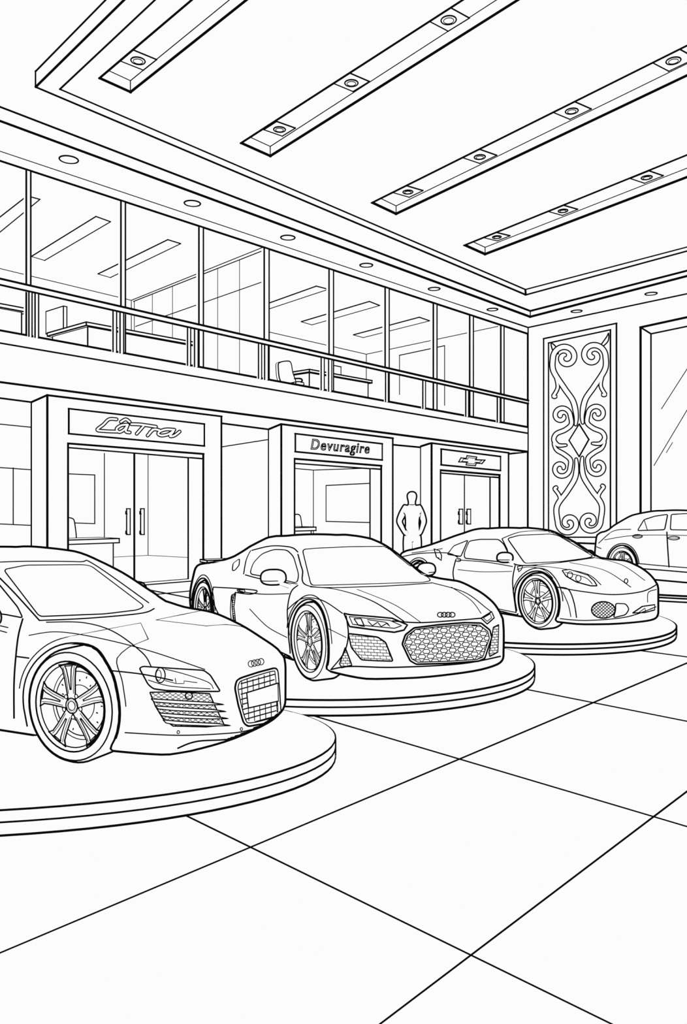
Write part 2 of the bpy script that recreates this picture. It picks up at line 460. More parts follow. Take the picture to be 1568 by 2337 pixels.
g2, k2, f2 = portal(613, 642, 896, 980, 968, 1000, 672, 870, [(672, 990), (870, 1013), (870, 1050), (672, 1031)], (1047, 1063), (1057, 1071), 845, 'projecting shop portal with rounded outline lettering')
g3, k3, f3 = portal(960, 985, 1160, 1019, 1011, 1033, 1005, 1140, [(1005, 1025), (1140, 1042), (1140, 1074), (1005, 1061)], (1073, 1084), (1079, 1090), 1119, 'projecting shop portal with slanted cross emblem sign')
PS = PG.shift(-.06, BACK); PS2 = PG.shift(-.075, BACK)
# flowing slanted script: ink strap with white core
t = MB()
LET = [[(266, 957), (249, 957), (236, 969), (222, 981), (240, 984), (266, 985)],
       [(291, 969), (276, 971), (266, 979), (272, 986), (284, 980), (292, 969), (287, 984), (296, 987)],
       [(276, 963), (287, 957), (296, 963)],
       [(300, 968), (322, 969), (356, 974)], [(328, 972), (312, 990)],
       [(349, 980), (337, 994)], [(342, 987), (352, 980), (364, 982)],
       [(398, 981), (380, 980), (366, 984), (361, 990), (369, 994), (384, 991), (396, 984), (388, 995), (398, 994), (410, 985)]]
for pts in LET: t.ribbon(catmull(pts, 2.0), lambda u: 4.6, PS, 1)
for pts in LET: t.ribbon(catmull(pts, 2.0), lambda u: 2.0, PS2, 0)
t.build('lettering', g1)
t = MB(); text_on(t, PS, 'Devuragire', 708, 841, 1033, 1002, 1042, 1.9, .2, .04); t.build('lettering', g2)
t = MB()
ol_ = [(1052, 1045), (1064, 1046), (1066, 1040), (1088, 1043), (1087, 1049), (1107, 1050), (1100, 1058), (1087, 1057), (1085, 1063), (1064, 1061), (1065, 1055), (1047, 1054)]
t.line([PS.hit(*p) for p in ol_], 2.4, True)
il = [(1077+(x-1077)*.76, 1051.5+(y-1051.5)*.62) for x, y in ol_]
t.line([PS.hit(*p) for p in il], 1.5, True); t.build('emblem', g3)

def door(name, g, xa, xb, fn, hx, hy0, hy1, w=3.6, bot=0.0):
    t = MB(); A = PK.hit(xa, fn(xa)); B = PK.hit(xb, fn(xb)); C = PK.foot(xb); D = PK.foot(xa)
    t.line([A, B], w*.8); t.line([A, D], w); t.line([B, C], w); t.line([D, C], w)
    d = t.build(name, g)
    if hx:
        h = MB(); pl = PK.shift(-.06, BACK)
        P = [pl.hit(hx-4, hy0), pl.hit(hx+4, hy0), pl.hit(hx+4, hy1), pl.hit(hx-4, hy1)]
        h.face(P); h.line(P, 2.6, True)
        for yy in (hy0+6, hy1-8): h.line([pl.hit(hx-6, yy), pl.hit(hx-6, yy+6), pl.hit(hx-3, yy+6)], 2.2)
        h.build('door_handle', d)
door('door_leaf', g1, 150, 306, f1, 293, 1161, 1220, 3.2)
door('door_leaf', g1, 307, 430, f1, 325, 1161, 1220, 3.2)
door('door_leaf', g3, 1000, 1060, f3, 1052, 1162, 1196, 2.4)
door('door_leaf', g3, 1060, 1119, f3, 1070, 1162, 1196, 2.4)
# shop interiors
b0 = onz(338, 1268); b1 = onz(470, 1275); b2 = b0-U*11
def ex3(t):
    plb = VPlane((b0.x, b0.y), (U.x, U.y))
    t.line([plb.hit(238, 1035), plb.hit(238, 1285)], 2.2)
    t.line([plb.hit(*p) for p in [(120, 1080), (216, 1084), (216, 1195), (120, 1192)]], 2.4, True)
vwall('wall_shop', [b2, b0, b1], 0, 3.85, 2.4, ex3, 'plain interior wall of a shop')
plb2 = VPlane((PK.foot(760)+BACK*3).to_tuple()[:2], (U.x, U.y))
c0 = plb2.foot(560); c1_ = plb2.foot(950)
def ex4(t):
    t.line([plb2.hit(*p) for p in [(744, 1108), (905, 1100), (905, 1194), (744, 1190)]], 2.4, True)
    t.line([plb2.hit(715, 1073), plb2.hit(715, 1280)], 2.2); t.line([plb2.hit(640, 1066), plb2.hit(715, 1073)], 2.2); t.line([plb2.hit(715, 1073), plb2.hit(850, 1068)], 2.2)
vwall('wall_showroom', [c0, c1_], 0, 3.8, 2.2, ex4, 'plain interior wall of a shop')
def desk2(px, py, plane, la, lb, lab):
    c = plane.hit(px, py)
    g = empty('reception_desk', Vector((c.x, c.y, 0)), lab, 'desk')
    t = MB(); top = .1
    t.box(c-U*la-up_*top, U*la, BACK*lb, up_*top, 2.8); t.build('desktop', g)
    t = MB(); o = Vector((c.x, c.y, .01))-U*(la-.08)+BACK*.1; t.box(o, U*(la-.18), BACK*(lb-.2), up_*(c.z-top-.01), 2.8); t.build('body', g)
    return c
pd = PK.shift(.8, BACK)
c = desk2(272, 1229, pd, 1.9, .9, 'white reception desk inside the shop doorway')
def schair(px, py0, py1, wpx, pl, lab):
    g = empty('desk_chair', pl.foot(px), lab, 'chair'); t = MB()
    slabpoly(t, [pl.hit(*p) for p in catmull([(px-wpx, py1), (px-wpx, py0+12), (px-wpx*.6, py0), (px+wpx*.5, py0), (px+wpx*.9, py0+12), (px+wpx, py1)], 4, True)], BACK, .12); t.build('backrest', g)
    t = MB(); A = pl.foot(px); z = pl.hit(px, py1).z
    t.box(A-U*.25+up_*(z-.1), U*.5, BACK*.5, up_*.08, 2); t.build('seat', g)
    t = MB(); t.box(A-U*.03+BACK*.2+up_*.01, U*.06, BACK*.06, up_*(z-.13), 2); t.build('pedestal', g)
schair(157, 1183, 1240, 15, PK.shift(2.0, BACK), 'rounded desk chair behind the reception desk')
pe = PK.shift(.5, BACK)
desk2(721, 1203, pe, 1.3, .8, 'small white reception desk inside the shop doorway')
schair(678, 1175, 1215, 10, PK.shift(1.6, BACK), 'rounded desk chair behind the small reception desk')

# ---------------------------------------------------------------- ornamental panel
pw1 = PW.shift(-.04, FWN); pw2 = PW.shift(-.09, FWN)
gp = empty('ornamental_panel', PW.foot(1322), 'tall framed wall panel with scrollwork relief', 'wall panel')
t = MB()
P = [pw1.hit(1241, 773), pw1.hit(1407, 738), pw1.foot(1407, .25), pw1.foot(1241, .25)]
t.mesh(P+[p+FWN*.03 for p in P], [(0, 1, 2, 3), (4, 5, 6, 7), (0, 1, 5, 4), (1, 2, 6, 5), (2, 3, 7, 6), (3, 0, 4, 7)]); t.line(P, 3.4, True)
I = [pw1.hit(*p)-FWN*.02 for p in [(1253, 783), (1394, 753), (1394, 1226), (1253, 1226)]]
t.face(I); t.line(I, 3.2, True); t.build('panel_frame', gp)
def spiral(cx, cy, r0, r1, a0, turns, n=44):
    return [(cx+(r0+(r1-r0)*i/n)*math.cos(a0+2*math.pi*turns*i/n), cy+(r0+(r1-r0)*i/n)*math.sin(a0+2*math.pi*turns*i/n)) for i in range(n+1)]
LAY = [0]
def scr(name, pts, r=4.6):
    LAY[0] += 1; z = .002*LAY[0]
    taper = lambda u: r*min(1, .65+u*5, .5+(1-u)*4)
    t = MB(); t.ribbon(pts, lambda u: taper(u)+1.7, pw2.shift(-z, FWN), 1); t.ribbon(pts, lambda u: max(.6, taper(u)-1.1), pw2.shift(-z-.012, FWN), 0)
    t.build(name, gp)
def mir(pts, sk=0.0): return [(2*1322-x, y+sk) for x, y in pts]
def both(name, cx, cy, rr, sgn, path, r=5.0, turns=1.2, r0=6):
    a = math.atan2(path[0][1]-cy, path[0][0]-cx)
    sp = spiral(cx, cy, r0, rr, a-sgn*2*math.pi*turns, sgn*turns)
    P = sp+catmull([sp[-1]]+path[1:], 3)[1:]
    scr(name, P, r); scr(name, mir(P, 4), r)
both('scroll', 1378, 898, 4, -1, [(1381, 900), (1371, 880), (1376, 858)], 3.8, .3, 3)
both('scroll', 1374, 1112, 4, 1, [(1377, 1112), (1366, 1132), (1374, 1158)], 3.8, .3, 3)
both('scroll', 1353, 812, 29, 1, [(1382, 812), (1381, 842), (1356, 882), (1336, 912), (1329, 945), (1330, 965)], 5.8)
both('scroll', 1346, 1190, 25, -1, [(1371, 1188), (1373, 1152), (1350, 1118), (1332, 1088), (1328, 1062), (1329, 1044)], 5.6)
both('scroll', 1363, 945, 21, -1, [(1342, 945), (1340, 964), (1354, 977), (1374, 986), (1380, 1000), (1370, 1012), (1352, 1012)], 4.8, 1.0, 6)
both('scroll', 1364, 1065, 21, 1, [(1343, 1065), (1342, 1046), (1356, 1033), (1374, 1022), (1381, 1008)], 4.8, 1.0, 6)
t = MB(); D = [pw2.shift(-.05, FWN).hit(*p) for p in [(1322, 968), (1344, 1003), (1322, 1042), (1299, 1005)]]
t.mesh(D+[p+FWN*.05 for p in D], [(0, 1, 2, 3), (0, 1, 5, 4), (1, 2, 6, 5), (2, 3, 7, 6), (3, 0, 4, 7)]); t.line(D, 3, True); t.build('diamond', gp)
for pts in [[(1370, 790), (1385, 768), (1389, 760), (1388, 778), (1374, 792)], [(1258, 783), (1262, 800), (1274, 808), (1270, 793)]]:
    t = MB(); t.line([pw2.hit(*p) for p in catmull(pts, 3, True)], 2.6, True, True); t.build('leaf', gp)
t = MB(); t.box(PW.foot(1245, 0)-FWN*.35, FWU*2.3, FWN*.3, up_*.55, 3.2)
t.build('plinth', gp)

# ---------------------------------------------------------------- turntable platforms
def platform(cx, cy, a, b, H, lab):
    t = MB(); n = 96; z1 = H*.52
    ring = lambda z, k=1.0: [Vector((cx+a*k*math.cos(2*math.pi*i/n), cy+b*k*math.sin(2*math.pi*i/n), z)) for i in range(n)]
    R0 = ring(0); R2 = ring(H)
    V = R0+R2; Fc = [tuple(range(n)), tuple(range(n, 2*n))]+[(i, (i+1) % n, n+(i+1) % n, n+i) for i in range(n)]
    t.solid(V, Fc, 0)
    e = 1+3.6*cy/F/a
    t.mesh(ring(0, e)+ring(H, e), [(i, (i+1) % n, n+(i+1) % n, n+i) for i in range(n)], 2)
    t.line(ring(.008), 5, True, True); t.line(ring(z1, 1.001), 3.8, True, True); t.line(ring(H-2.6*cy/F), 4.6, True, True)
    t.build('turntable_platform', base=Vector((cx, cy, 0)), label=lab, category='platform', group='round display platforms')
HD = .15
platform(-2.42, 5.69, 2.36, 1.39, HD, 'low round two-tier display platform under the barred-grille sports car')
platform(-.12, 8.66, 2.08, 1.80, HD, 'low round two-tier display platform under the honeycomb-grille sports car')
platform(2.58, 12.0, 2.06, 2.3, HD, 'low round two-tier display platform under the long-nosed sports car')
platform(7.45, 17.3, 2.6, 2.5, HD, 'low round two-tier display platform under the four-door sedan')

# ---------------------------------------------------------------- cars
class Car:
    def __init__(s, near, th, W, keys, bow, wb, wr=.345, hull=5.0):
        """near = ground point of near front tyre outer face"""
        a = math.radians(th)
        s.f = Vector((math.cos(a), -math.sin(a), 0)); s.ax = Vector((math.sin(a), math.cos(a), 0))
        s.W = W; s.wb = wb; s.wr = wr
        s.O = Vector((near[0], near[1], HD+4.9*(near[1]+3)/F))+s.ax*W
        s.build_body(keys, bow, hull)
    def T(s, x, y, z): return s.O+s.f*x-s.ax*y+up_*z
    def build_body(s, keys, bow, hull):
        xs = [k[0] for k in keys]; n = len(keys); np_ = len(keys[0])
        def interp(x):
            if x >= xs[0]: return list(keys[0])
            if x <= xs[-1]: return list(keys[-1])
            i = next(j for j in range(n-1) if xs[j] >= x >= xs[j+1])
            out = [x]; h = xs[i+1]-xs[i]; t = (x-xs[i])/h
            for c in range(1, np_):
                p1 = keys[i][c]; p2 = keys[i+1][c]
                def slope(j):
                    if j == 0: return (keys[1][c]-keys[0][c])/(xs[1]-xs[0])
                    if j == n-1: return (keys[-1][c]-keys[-2][c])/(xs[-1]-xs[-2])
                    d1 = (keys[j][c]-keys[j-1][c])/(xs[j]-xs[j-1]); d2 = (keys[j+1][c]-keys[j][c])/(xs[j+1]-xs[j])
                    return 0 if d1*d2 < 0 else 2*d1*d2/(d1+d2) if abs(d1+d2) > 1e-9 else 0
                m1 = slope(i)*h; m2 = slope(i+1)*h
                out.append((2*t**3-3*t*t+1)*p1+(t**3-2*t*t+t)*m1+(-2*t**3+3*t*t)*p2+(t**3-t*t)*m2)
            return out
        def profile(k):
            x, zb, wb, wm, zm, ws, zs, wr, zr, zt = k
            gh = max(0, min(1, (zr-zs)/.12))
            P = [(0, zb), (wb*.6, zb), (wb, zb+.01), (wm*.99, zb+.35*(zm-zb)), (wm, zm), ((wm+ws)/2+.005, zm+.62*(zs-zm)), (ws, zs),
                 (ws+(wr-ws)*.38, zs+(zr-zs)*(.5-.28*gh)+.008*(1-gh)), (wr, zr+.006*(1-gh)), (wr*.55, zt-(zt-zr)*.25), (0, zt)]
            out = []
            for i in range(len(P)-1):
                p0 = P[i-1] if i else (-P[1][0], P[1][1]); p1 = P[i]; p2 = P[i+1]
                p3 = P[i+2] if i+2 < len(P) else (-P[-2][0], P[-2][1])
                for j in range(4):
                    t = j/4
                    out.append(tuple(0.5*((2*b)+(-a+c)*t+(2*a-5*b+4*c-e)*t*t+(-a+3*b-3*c+e)*t**3) for a, b, c, e in zip(p0, p1, p2, p3)))
            out.append(P[-1]); return out
        N = 72; st = []
        for i in range(N):
            t = i/(N-1); x = xs[0]+(xs[-1]-xs[0])*t; st.append((interp(x), 1.0, 0.0))
        front = [(interp(xs[0]), sc, dx) for sc, dx in [(.0, .035), (.3, .034), (.6, .03), (.85, .02), (.95, .01)]]
        rear = [(interp(xs[-1]), sc, dx) for sc, dx in [(.95, -.01), (.85, -.02), (.5, -.03), (0, -.03)]]
        rings = front+st+rear
        V = []; Fc = []; RN = None
        for k, sc, dx in rings:
            pr = profile(k); zc = (k[1]+k[9])/2; half = [(y*sc, zc+(z-zc)*sc) for y, z in pr]
            ring = half+[(-y, z) for y, z in half[-2:0:-1]]; RN = len(ring)
            for y, z in ring:
                q = abs(y)/s.W
                fx = max(0, min(1, (k[0]+.5)/(xs[0]+.5))); rx = max(0, min(1, (xs[-1]+.8-k[0])/.8))
                V.append(s.T(k[0]+dx-bow*fx*fx*q**2.4+.16*rx*rx*q**2.4, y, z))
        for i in range(len(rings)-1):
            for j in range(RN):
                l = (j+1) % RN
                Fc.append((i*RN+j, i*RN+l, (i+1)*RN+l, (i+1)*RN+j))
        me = bpy.data.meshes.new('b'); bm = bmesh.new()
        vs = [bm.verts.new(v) for v in V]
        for f in Fc:
            bm.faces.new([vs[i] for i in f])
        bmesh.ops.remove_doubles(bm, verts=bm.verts, dist=1e-5)
        bmesh.ops.recalc_face_normals(bm, faces=bm.faces); bm.to_mesh(me); bm.free()
        # wheel arches
        cb = bmesh.new()
        for wx in (0, -s.wb):
            for sg in (1, -1):
                Rr = s.wr+.035; n = 40
                r1 = [cb.verts.new(s.T(wx+Rr*math.cos(2*math.pi*i/n), sg*(s.W-.32), s.wr+Rr*math.sin(2*math.pi*i/n))) for i in range(n)]
                r2 = [cb.verts.new(s.T(wx+Rr*math.cos(2*math.pi*i/n), sg*(s.W+.3), s.wr+Rr*math.sin(2*math.pi*i/n))) for i in range(n)]
                cb.faces.new(r1); cb.faces.new(r2)
                for i in range(n): cb.faces.new((r1[i], r1[(i+1) % n], r2[(i+1) % n], r2[i]))
        bmesh.ops.recalc_face_normals(cb, faces=cb.faces)
        cm = bpy.data.meshes.new('c'); cb.to_mesh(cm); cb.free()
        ob = bpy.data.objects.new('b', me); co = bpy.data.objects.new('c', cm)
        scene.collection.objects.link(ob); scene.collection.objects.link(co)
        md = ob.modifiers.new('x', 'BOOLEAN'); md.object = co; md.operation = 'DIFFERENCE'; md.solver = 'EXACT'
        dg = bpy.context.evaluated_depsgraph_get()
        rm = bpy.data.meshes.new_from_object(ob.evaluated_get(dg))
        s.V = [v.co.copy() for v in rm.vertices]; s.F = [tuple(p.vertices) for p in rm.polygons]
        bpy.data.objects.remove(ob); bpy.data.objects.remove(co)
        s.full = BVHTree.FromPolygons(V, Fc)
        s.bvh = BVHTree.FromPolygons(s.V, s.F)
        s.body = MB(); s.body.solid(s.V, s.F, hull)
        c = s.T(-s.wb/2, 0, .6); s.c2 = (CX+c.x/c.y*F, HZ-(c.z-CZ)/c.y*F)
        # arch lips drawn on both flanks
        for wx in (0, -s.wb):
            for sg in (1, -1):
                for dr, w in ((.037, 3.2), (.075, 2.2)):
                    run = []
                    for i in range(41):
                        a = math.radians(-25+230*i/40) if dr < .05 else math.radians(5+165*i/40); R = s.wr+dr
                        h = s.full.ray_cast(s.T(wx+R*math.cos(a), sg*3, s.wr+R*math.sin(a)), s.ax*sg)
                        if h[0] is not None: run.append(h[0]-s.ax*sg*.004)
                    if len(run) > 3: s.body.line(run, w, False, True)
    def cast(s, px, py, off=.009, full=False):
        b = s.full if full else s.bvh
        for k in range(0, 15):
            t = k*2.5; d0 = math.hypot(s.c2[0]-px, s.c2[1]-py) or 1
            qx = px+(s.c2[0]-px)/d0*t; qy = py+(s.c2[1]-py)/d0*t
            d = ray(qx, qy).normalized(); h = b.ray_cast(CAM, d)
            if h[0] is not None: return h[0]-d*off
        return None
    def stroke(s, mb, pts, w=3, closed=False, smooth=True, off=.009, full=False):
        P = catmull(pts, 4, closed) if smooth else densify(pts, 4, closed)
        if closed: P = P+[P[0]]
        run = []
        for p in P:
            h = s.cast(p[0], p[1], off, full)
            if h is None or (run and (h-run[-1]).length > .35):
                if len(run) > 1: mb.line(run, w, False, True)
                run = [h] if h is not None else []
            else: run.append(h)
        if len(run) > 1: mb.line(run, w, False, True)
    def patch(s, mb, poly, off=.006, step=14, full=False):
        b2 = [Vector((p[0], p[1])) for p in densify(poly, 10, True)]
        n = len(b2); xs = [p.x for p in b2]; ys = [p.y for p in b2]; pts = list(b2)
        y = min(ys)+step/2
        while y < max(ys):
            x = min(xs)+step/2
            while x < max(xs):
                if inpoly(x, y, poly): pts.append(Vector((x, y)))
                x += step
            y += step
        r = geometry.delaunay_2d_cdt(pts, [], [list(range(n))], 1, 1e-4)
        V = [s.cast(p.x, p.y, off, full) for p in r[0]]
        idx = {}; vv = []
        for i, v in enumerate(V):
            if v is not None: idx[i] = len(vv); vv.append(v)
        ff = [tuple(idx[i] for i in f) for f in r[2] if all(i in idx for i in f)]
        mb.mesh(vv, ff, 0)
def inpoly(x, y, P):
    c = False; n = len(P)
    for i in range(n):
        x1, y1 = P[i][:2]; x2, y2 = P[i-1][:2]
        if (y1 > y) != (y2 > y) and x < (x2-x1)*(y-y1)/(y2-y1)+x1: c = not c
    return c

def wheel(car, g, wx, sg, detail=True, w=3.0, rimr=.275):
    """tyre + five split-spoke rim"""
    R = car.wr; yo = car.W
    T = lambda x, y, z: car.T(wx+x, sg*y, R+z)
    n = 56
    prof = [(rimr, yo-.005), (rimr+.012, yo+.008), (R-.035, yo+.010), (R-.012, yo-.004), (R, yo-.03), (R, yo-.2), (R-.015, yo-.235), (rimr, yo-.24)]
    V = []; Fc = []; m_ = len(prof)
    for i in range(n):
        a = 2*math.pi*i/n
        for r, y in prof: V.append(T(r*math.cos(a), y, r*math.sin(a)))
    for i in range(n):
        k = (i+1) % n
        for j in range(m_):
            l = (j+1) % m_; Fc.append((i*m_+j, i*m_+l, k*m_+l, k*m_+j))
    t = MB(); t.solid(V, Fc, 4.4)
    cir = lambda r, y, nn=48: [T(r*math.cos(2*math.pi*i/nn), y, r*math.sin(2*math.pi*i/nn)) for i in range(nn)]
    t.line(cir(rimr+.002, yo+.004), w*1.1, True, True); t.line(cir(R-.014, yo+.002), w*1.0, True, True)
    wh = t.build('wheel', g, label=None)
    t = MB(); yb = yo-.09
    t.face(cir(rimr, yb)); C0 = cir(rimr, yb); C1 = cir(rimr, yo-.005)
    for i in range(48): t.face([C0[i], C0[(i+1) % 48], C1[(i+1) % 48], C1[i]])
    t.line(cir(rimr-.02, yo-.012), w*.8, True, True)
    for rr_, k_ in ((.2, .75), (.115, .6), (.225, .6)): t.line(cir(rr_, yb+.004), w*k_, True, True)
    if detail:
        for i in range(20):
            a = 2*math.pi*i/20; rr_ = .145 if i % 2 else .175
            t.line([T((rr_+e_)*math.cos(a), yb+.006, (rr_+e_)*math.sin(a)) for e_ in (-.003, .003)], w*.8)
    ys = yo-.02
    for k in range(5):
        a = math.pi/2+.12+2*math.pi*k/5
        e = (math.cos(a), math.sin(a)); p = (-e[1], e[0])
        q = lambda r, s_, y=ys: T(e[0]*r+p[0]*s_, y, e[1]*r+p[1]*s_)
        ro = rimr-.018
        P = [q(r, s_) for r, s_ in [(.035, .028), (.09, .034), (.17, .043), (.225, .054), (ro-.004, .078), (ro, 0), (ro-.004, -.078), (.225, -.054), (.17, -.043), (.09, -.034), (.035, -.028)]]
        t.face(P); t.line(P, w, True)
        Sx = [q(r, s_, ys+.003) for r, s_ in [(.1, .004), (.17, .011), (.225, .02), (ro-.012, .03), (ro-.012, -.03), (.225, -.02), (.17, -.011), (.1, -.004)]]
        t.line(Sx, w*.75, True)
        if detail:
            for sd in (1, -1): t.line([q(.075, .02*sd, ys+.003), q(.17, .028*sd, ys+.003), q(.24, .046*sd, ys+.003)], w*.45)
    t.face(cir(.05, ys+.004, 24)); t.line(cir(.047, ys+.006, 24), w*.9, True, True); t.line(cir(.028, ys+.007, 20), w*.6, True, True)
    for k in range(5):
        a = math.pi/2+.12+2*math.pi*(k+.5)/5
        c = [T(.07*math.cos(a)+.013*math.cos(b*math.pi/4), ys+.004, .07*math.sin(a)+.013*math.sin(b*math.pi/4)) for b in range(8)]
        t.face(c); t.line(c, w*.6, True)
    t.build('rim', wh)

def ellipsoid(car, c, r, rot=0, hull=4, n=20, sq=.8):
    V = []; Fc = []; m_ = 12
    sp = lambda v: math.copysign(abs(v)**sq, v)
    for i in range(m_+1):
        ph = -math.pi/2+math.pi*i/m_
        for j in range(n):
            th = 2*math.pi*j/n
            x = r[0]*sp(math.cos(ph))*sp(math.cos(th)); y = r[1]*sp(math.cos(ph))*sp(math.sin(th)); z = r[2]*sp(math.sin(ph))
            if z < 0: z *= .75
            x, y = x*math.cos(rot)-y*math.sin(rot), x*math.sin(rot)+y*math.cos(rot)
            V.append(car.T(c[0]+x, c[1]+y, c[2]+z))
    for i in range(m_):
        for j in range(n):
            l = (j+1) % n; Fc.append((i*n+j, i*n+l, (i+1)*n+l, (i+1)*n+j))
    t = MB(); bm = bmesh.new(); vs = [bm.verts.new(v) for v in V]
    for f in Fc: bm.faces.new([vs[i] for i in f])
    bmesh.ops.remove_doubles(bm, verts=bm.verts, dist=1e-5); bm.verts.index_update()
    t.solid([v.co.copy() for v in bm.verts], [tuple(v.index for v in f.verts) for f in bm.faces], hull); bm.free()
    return t
def side_mirror(car, g, x, y, z, sg, k=1.0):
    t = ellipsoid(car, (x, sg*y, z), (.07*k, .115*k, .075*k), sg*.25, 4, 20, .75)
    A = car.T(x+.03, sg*(y-.06), z-.05); B = car.T(x+.05, sg*(y-.2), z-.1)
    t.tube([A, B], lambda u: 4.5, False, 0)
    for off in (.018, -.018): t.line([A+up_*off*.8, B+up_*off], 2.4)
    P = [car.T(x+.07*k*math.cos(a), sg*(y+.114*k*math.sin(a)), z-.022) for a in [i*math.pi/10 for i in range(-8, 9)]]
    t.line([p for p in P], 2, False, True)
    t.build('side_mirror', g)

def part(car, g, name, polys, strokes=(), w=3, off=.006, label=None, rd=0, full=False):
    t = MB()
    for p in polys:
        pp = roundpoly(p, rd) if rd else p
        car.patch(t, pp, off, full=full); car.stroke(t, pp, w, True, False, off+.003, full=full)
    for st in strokes:
        pts, ww, cl, sm = (st+(False, True))[:4] if len(st) == 2 else st if len(st) == 4 else (st[0], st[1], st[2], True)
        car.stroke(t, pts, ww, cl, sm, off+.005, full=full)
    if t.f: return t.build(name, g, label=label)
def ell(cx, cy, rx, ry, n=14, rot=0):
    return [(cx+rx*math.cos(2*math.pi*i/n)*math.cos(rot)-ry*math.sin(2*math.pi*i/n)*math.sin(rot), cy+rx*math.cos(2*math.pi*i/n)*math.sin(rot)+ry*math.sin(2*math.pi*i/n)*math.cos(rot)) for i in range(n)]
def clip_segments(segs, poly, k=6):
    out = []
    for a, b in segs:
        run = []
        for i in range(k+1):
            t = i/k; x = a[0]+(b[0]-a[0])*t; y = a[1]+(b[1]-a[1])*t
            if inpoly(x, y, poly): run.append((x, y))
            else:
                if len(run) > 1: out.append((run[0], run[-1]))
                run = []
        if len(run) > 1: out.append((run[0], run[-1]))
    return out
def hexes(poly, sx, sy, slope=0.0):
    xs = [p[0] for p in poly]; ys = [p[1] for p in poly]; segs = []
    r = 0; y = min(ys)-40
    while y < max(ys)+40:
        x = min(xs)-20+(sx/2 if r % 2 else 0)
        while x < max(xs)+20:
            yy = y+slope*(x-min(xs))
            h = [(x-sx*.44, yy), (x-sx*.27, yy-sy*.4), (x+sx*.27, yy-sy*.4), (x+sx*.44, yy), (x+sx*.27, yy+sy*.4), (x-sx*.27, yy+sy*.4)]
            segs += [(h[i], h[(i+1) % 6]) for i in range(6)]
            x += sx
        y += sy; r += 1
    return clip_segments(segs, poly, 3)
def bricks(poly, sx, sy, slope=0.0):
    xs = [p[0] for p in poly]; ys = [p[1] for p in poly]; segs = []; r = 0; y = min(ys)-30; x0 = min(xs)-5; x1 = max(xs)+5
    while y < max(ys)+30:
        segs.append(((x0, y), (x1, y+slope*(x1-x0))))
        x = x0+(sx/2 if r % 2 else 0)
        while x < x1:
            yy = y+slope*(x-x0); segs.append(((x, yy), (x+sx*.1, yy+sy))); x += sx
        y += sy; r += 1
    return clip_segments(segs, poly, 24)
def cross(poly, s, k=.6):
    xs = [p[0] for p in poly]; ys = [p[1] for p in poly]; segs = []; x0, x1, y0, y1 = min(xs), max(xs), min(ys), max(ys)
    H = (y1-y0)/k; x = x0-H
    while x < x1+H:
        segs.append(((x, y0), (x+H, y1))); segs.append(((x+H, y0), (x, y1))); x += s
    return clip_segments(segs, poly, 30)
def segst(segs, w): return [([a, b], w, False, False) for a, b in segs]

R8 = [ # x, zb, wb, wm, zm, ws, zs, wr, zr, zt
 (.95, .13, .78, .83, .38, .78, .53, .5, .575, .59), (.88, .12, .80, .86, .40, .80, .58, .5, .625, .64), (.7, .12, .84, .90, .42, .84, .655, .5, .69, .70),
 (.35, .12, .88, .94, .45, .86, .745, .5, .75, .755), (0, .12, .90, .955, .47, .86, .80, .5, .79, .80), (-.25, .12, .90, .945, .48, .86, .80, .56, .82, .835),
 (-.5, .12, .90, .93, .48, .86, .81, .62, .93, .955), (-.8, .12, .90, .925, .48, .87, .83, .62, 1.06, 1.09), (-1.2, .12, .90, .925, .48, .88, .84, .58, 1.185, 1.215),
 (-1.6, .12, .90, .93, .48, .89, .85, .56, 1.205, 1.25), (-2.1, .12, .90, .945, .5, .90, .87, .53, 1.12, 1.18), (-2.6, .13, .90, .96, .5, .89, .87, .5, .98, 1.03),
 (-3.1, .2, .86, .93, .5, .84, .84, .45, .87, .90), (-3.45, .3, .78, .84, .5, .74, .79, .4, .815, .825)]

# ---- car A (barred-grille coupe, oval headlights)
def dzA(x):
    P = [(.95, -.075), (.7, -.10), (.35, -.085), (0, -.065), (-.25, -.045), (-.5, -.01), (-.8, 0)]
    if x <= -.8: return 0
    if x >= .95: return -.075
    for (a, u), (b, v) in zip(P[:-1], P[1:]):
        if b <= x <= a: return u+(v-u)*(a-x)/(a-b)
keysA = [((k[0]*.86 if k[0] > 0 else k[0]), k[1]-.03 if k[0] > .3 else k[1], k[2]*.87, k[3]*.87, k[4], k[5]*.87, k[6]+dzA(k[0]), k[7]*.9, k[8]+dzA(k[0])+(.015 if -.3 < k[0] < .5 else 0), k[9]+dzA(k[0])+(.02 if -.3 < k[0] < .5 else 0)) for k in R8]
A = Car((-1.683, 5.07), 25, .81, keysA, .24, 2.65)
gA = empty('sports_car', A.T(-1.3, 0, 0), 'low two-seat coupe, tall barred grille, four-ring emblem, on round platform', 'car')
S = A.stroke; b = A.body
for pts, w in [([(52, 1412), (42, 1450), (36, 1500), (32, 1560), (32, 1640)], 3.4), ([(66, 1450), (130, 1442), (220, 1455), (340, 1485), (468, 1528)], 2.2),
               ([(36, 1498), (66, 1502)], 3), ([(226, 1528), (320, 1538), (395, 1553)], 2.8), ([(105, 1420), (190, 1421), (260, 1442), (325, 1490), (345, 1521)], 2.4),
               ([(285, 1672), (400, 1678), (500, 1675), (570, 1666), (643, 1636)], 2.4), ([(405, 1708), (450, 1692), (540, 1684), (643, 1648)], 3.2),
               ([(-30, 1660), (66, 1672)], 4), ([(-30, 1635), (60, 1655)], 3),
               ([(90, 1416), (200, 1411), (320, 1400), (352, 1389)], 2.8), ([(-30, 1284), (60, 1281), (180, 1282), (213, 1287), (340, 1376)], 2.4),
               ([(-20, 1300), (30, 1350), (90, 1416)], 3)]: S(b, pts, w, off=.012)
b.build('body', gA)
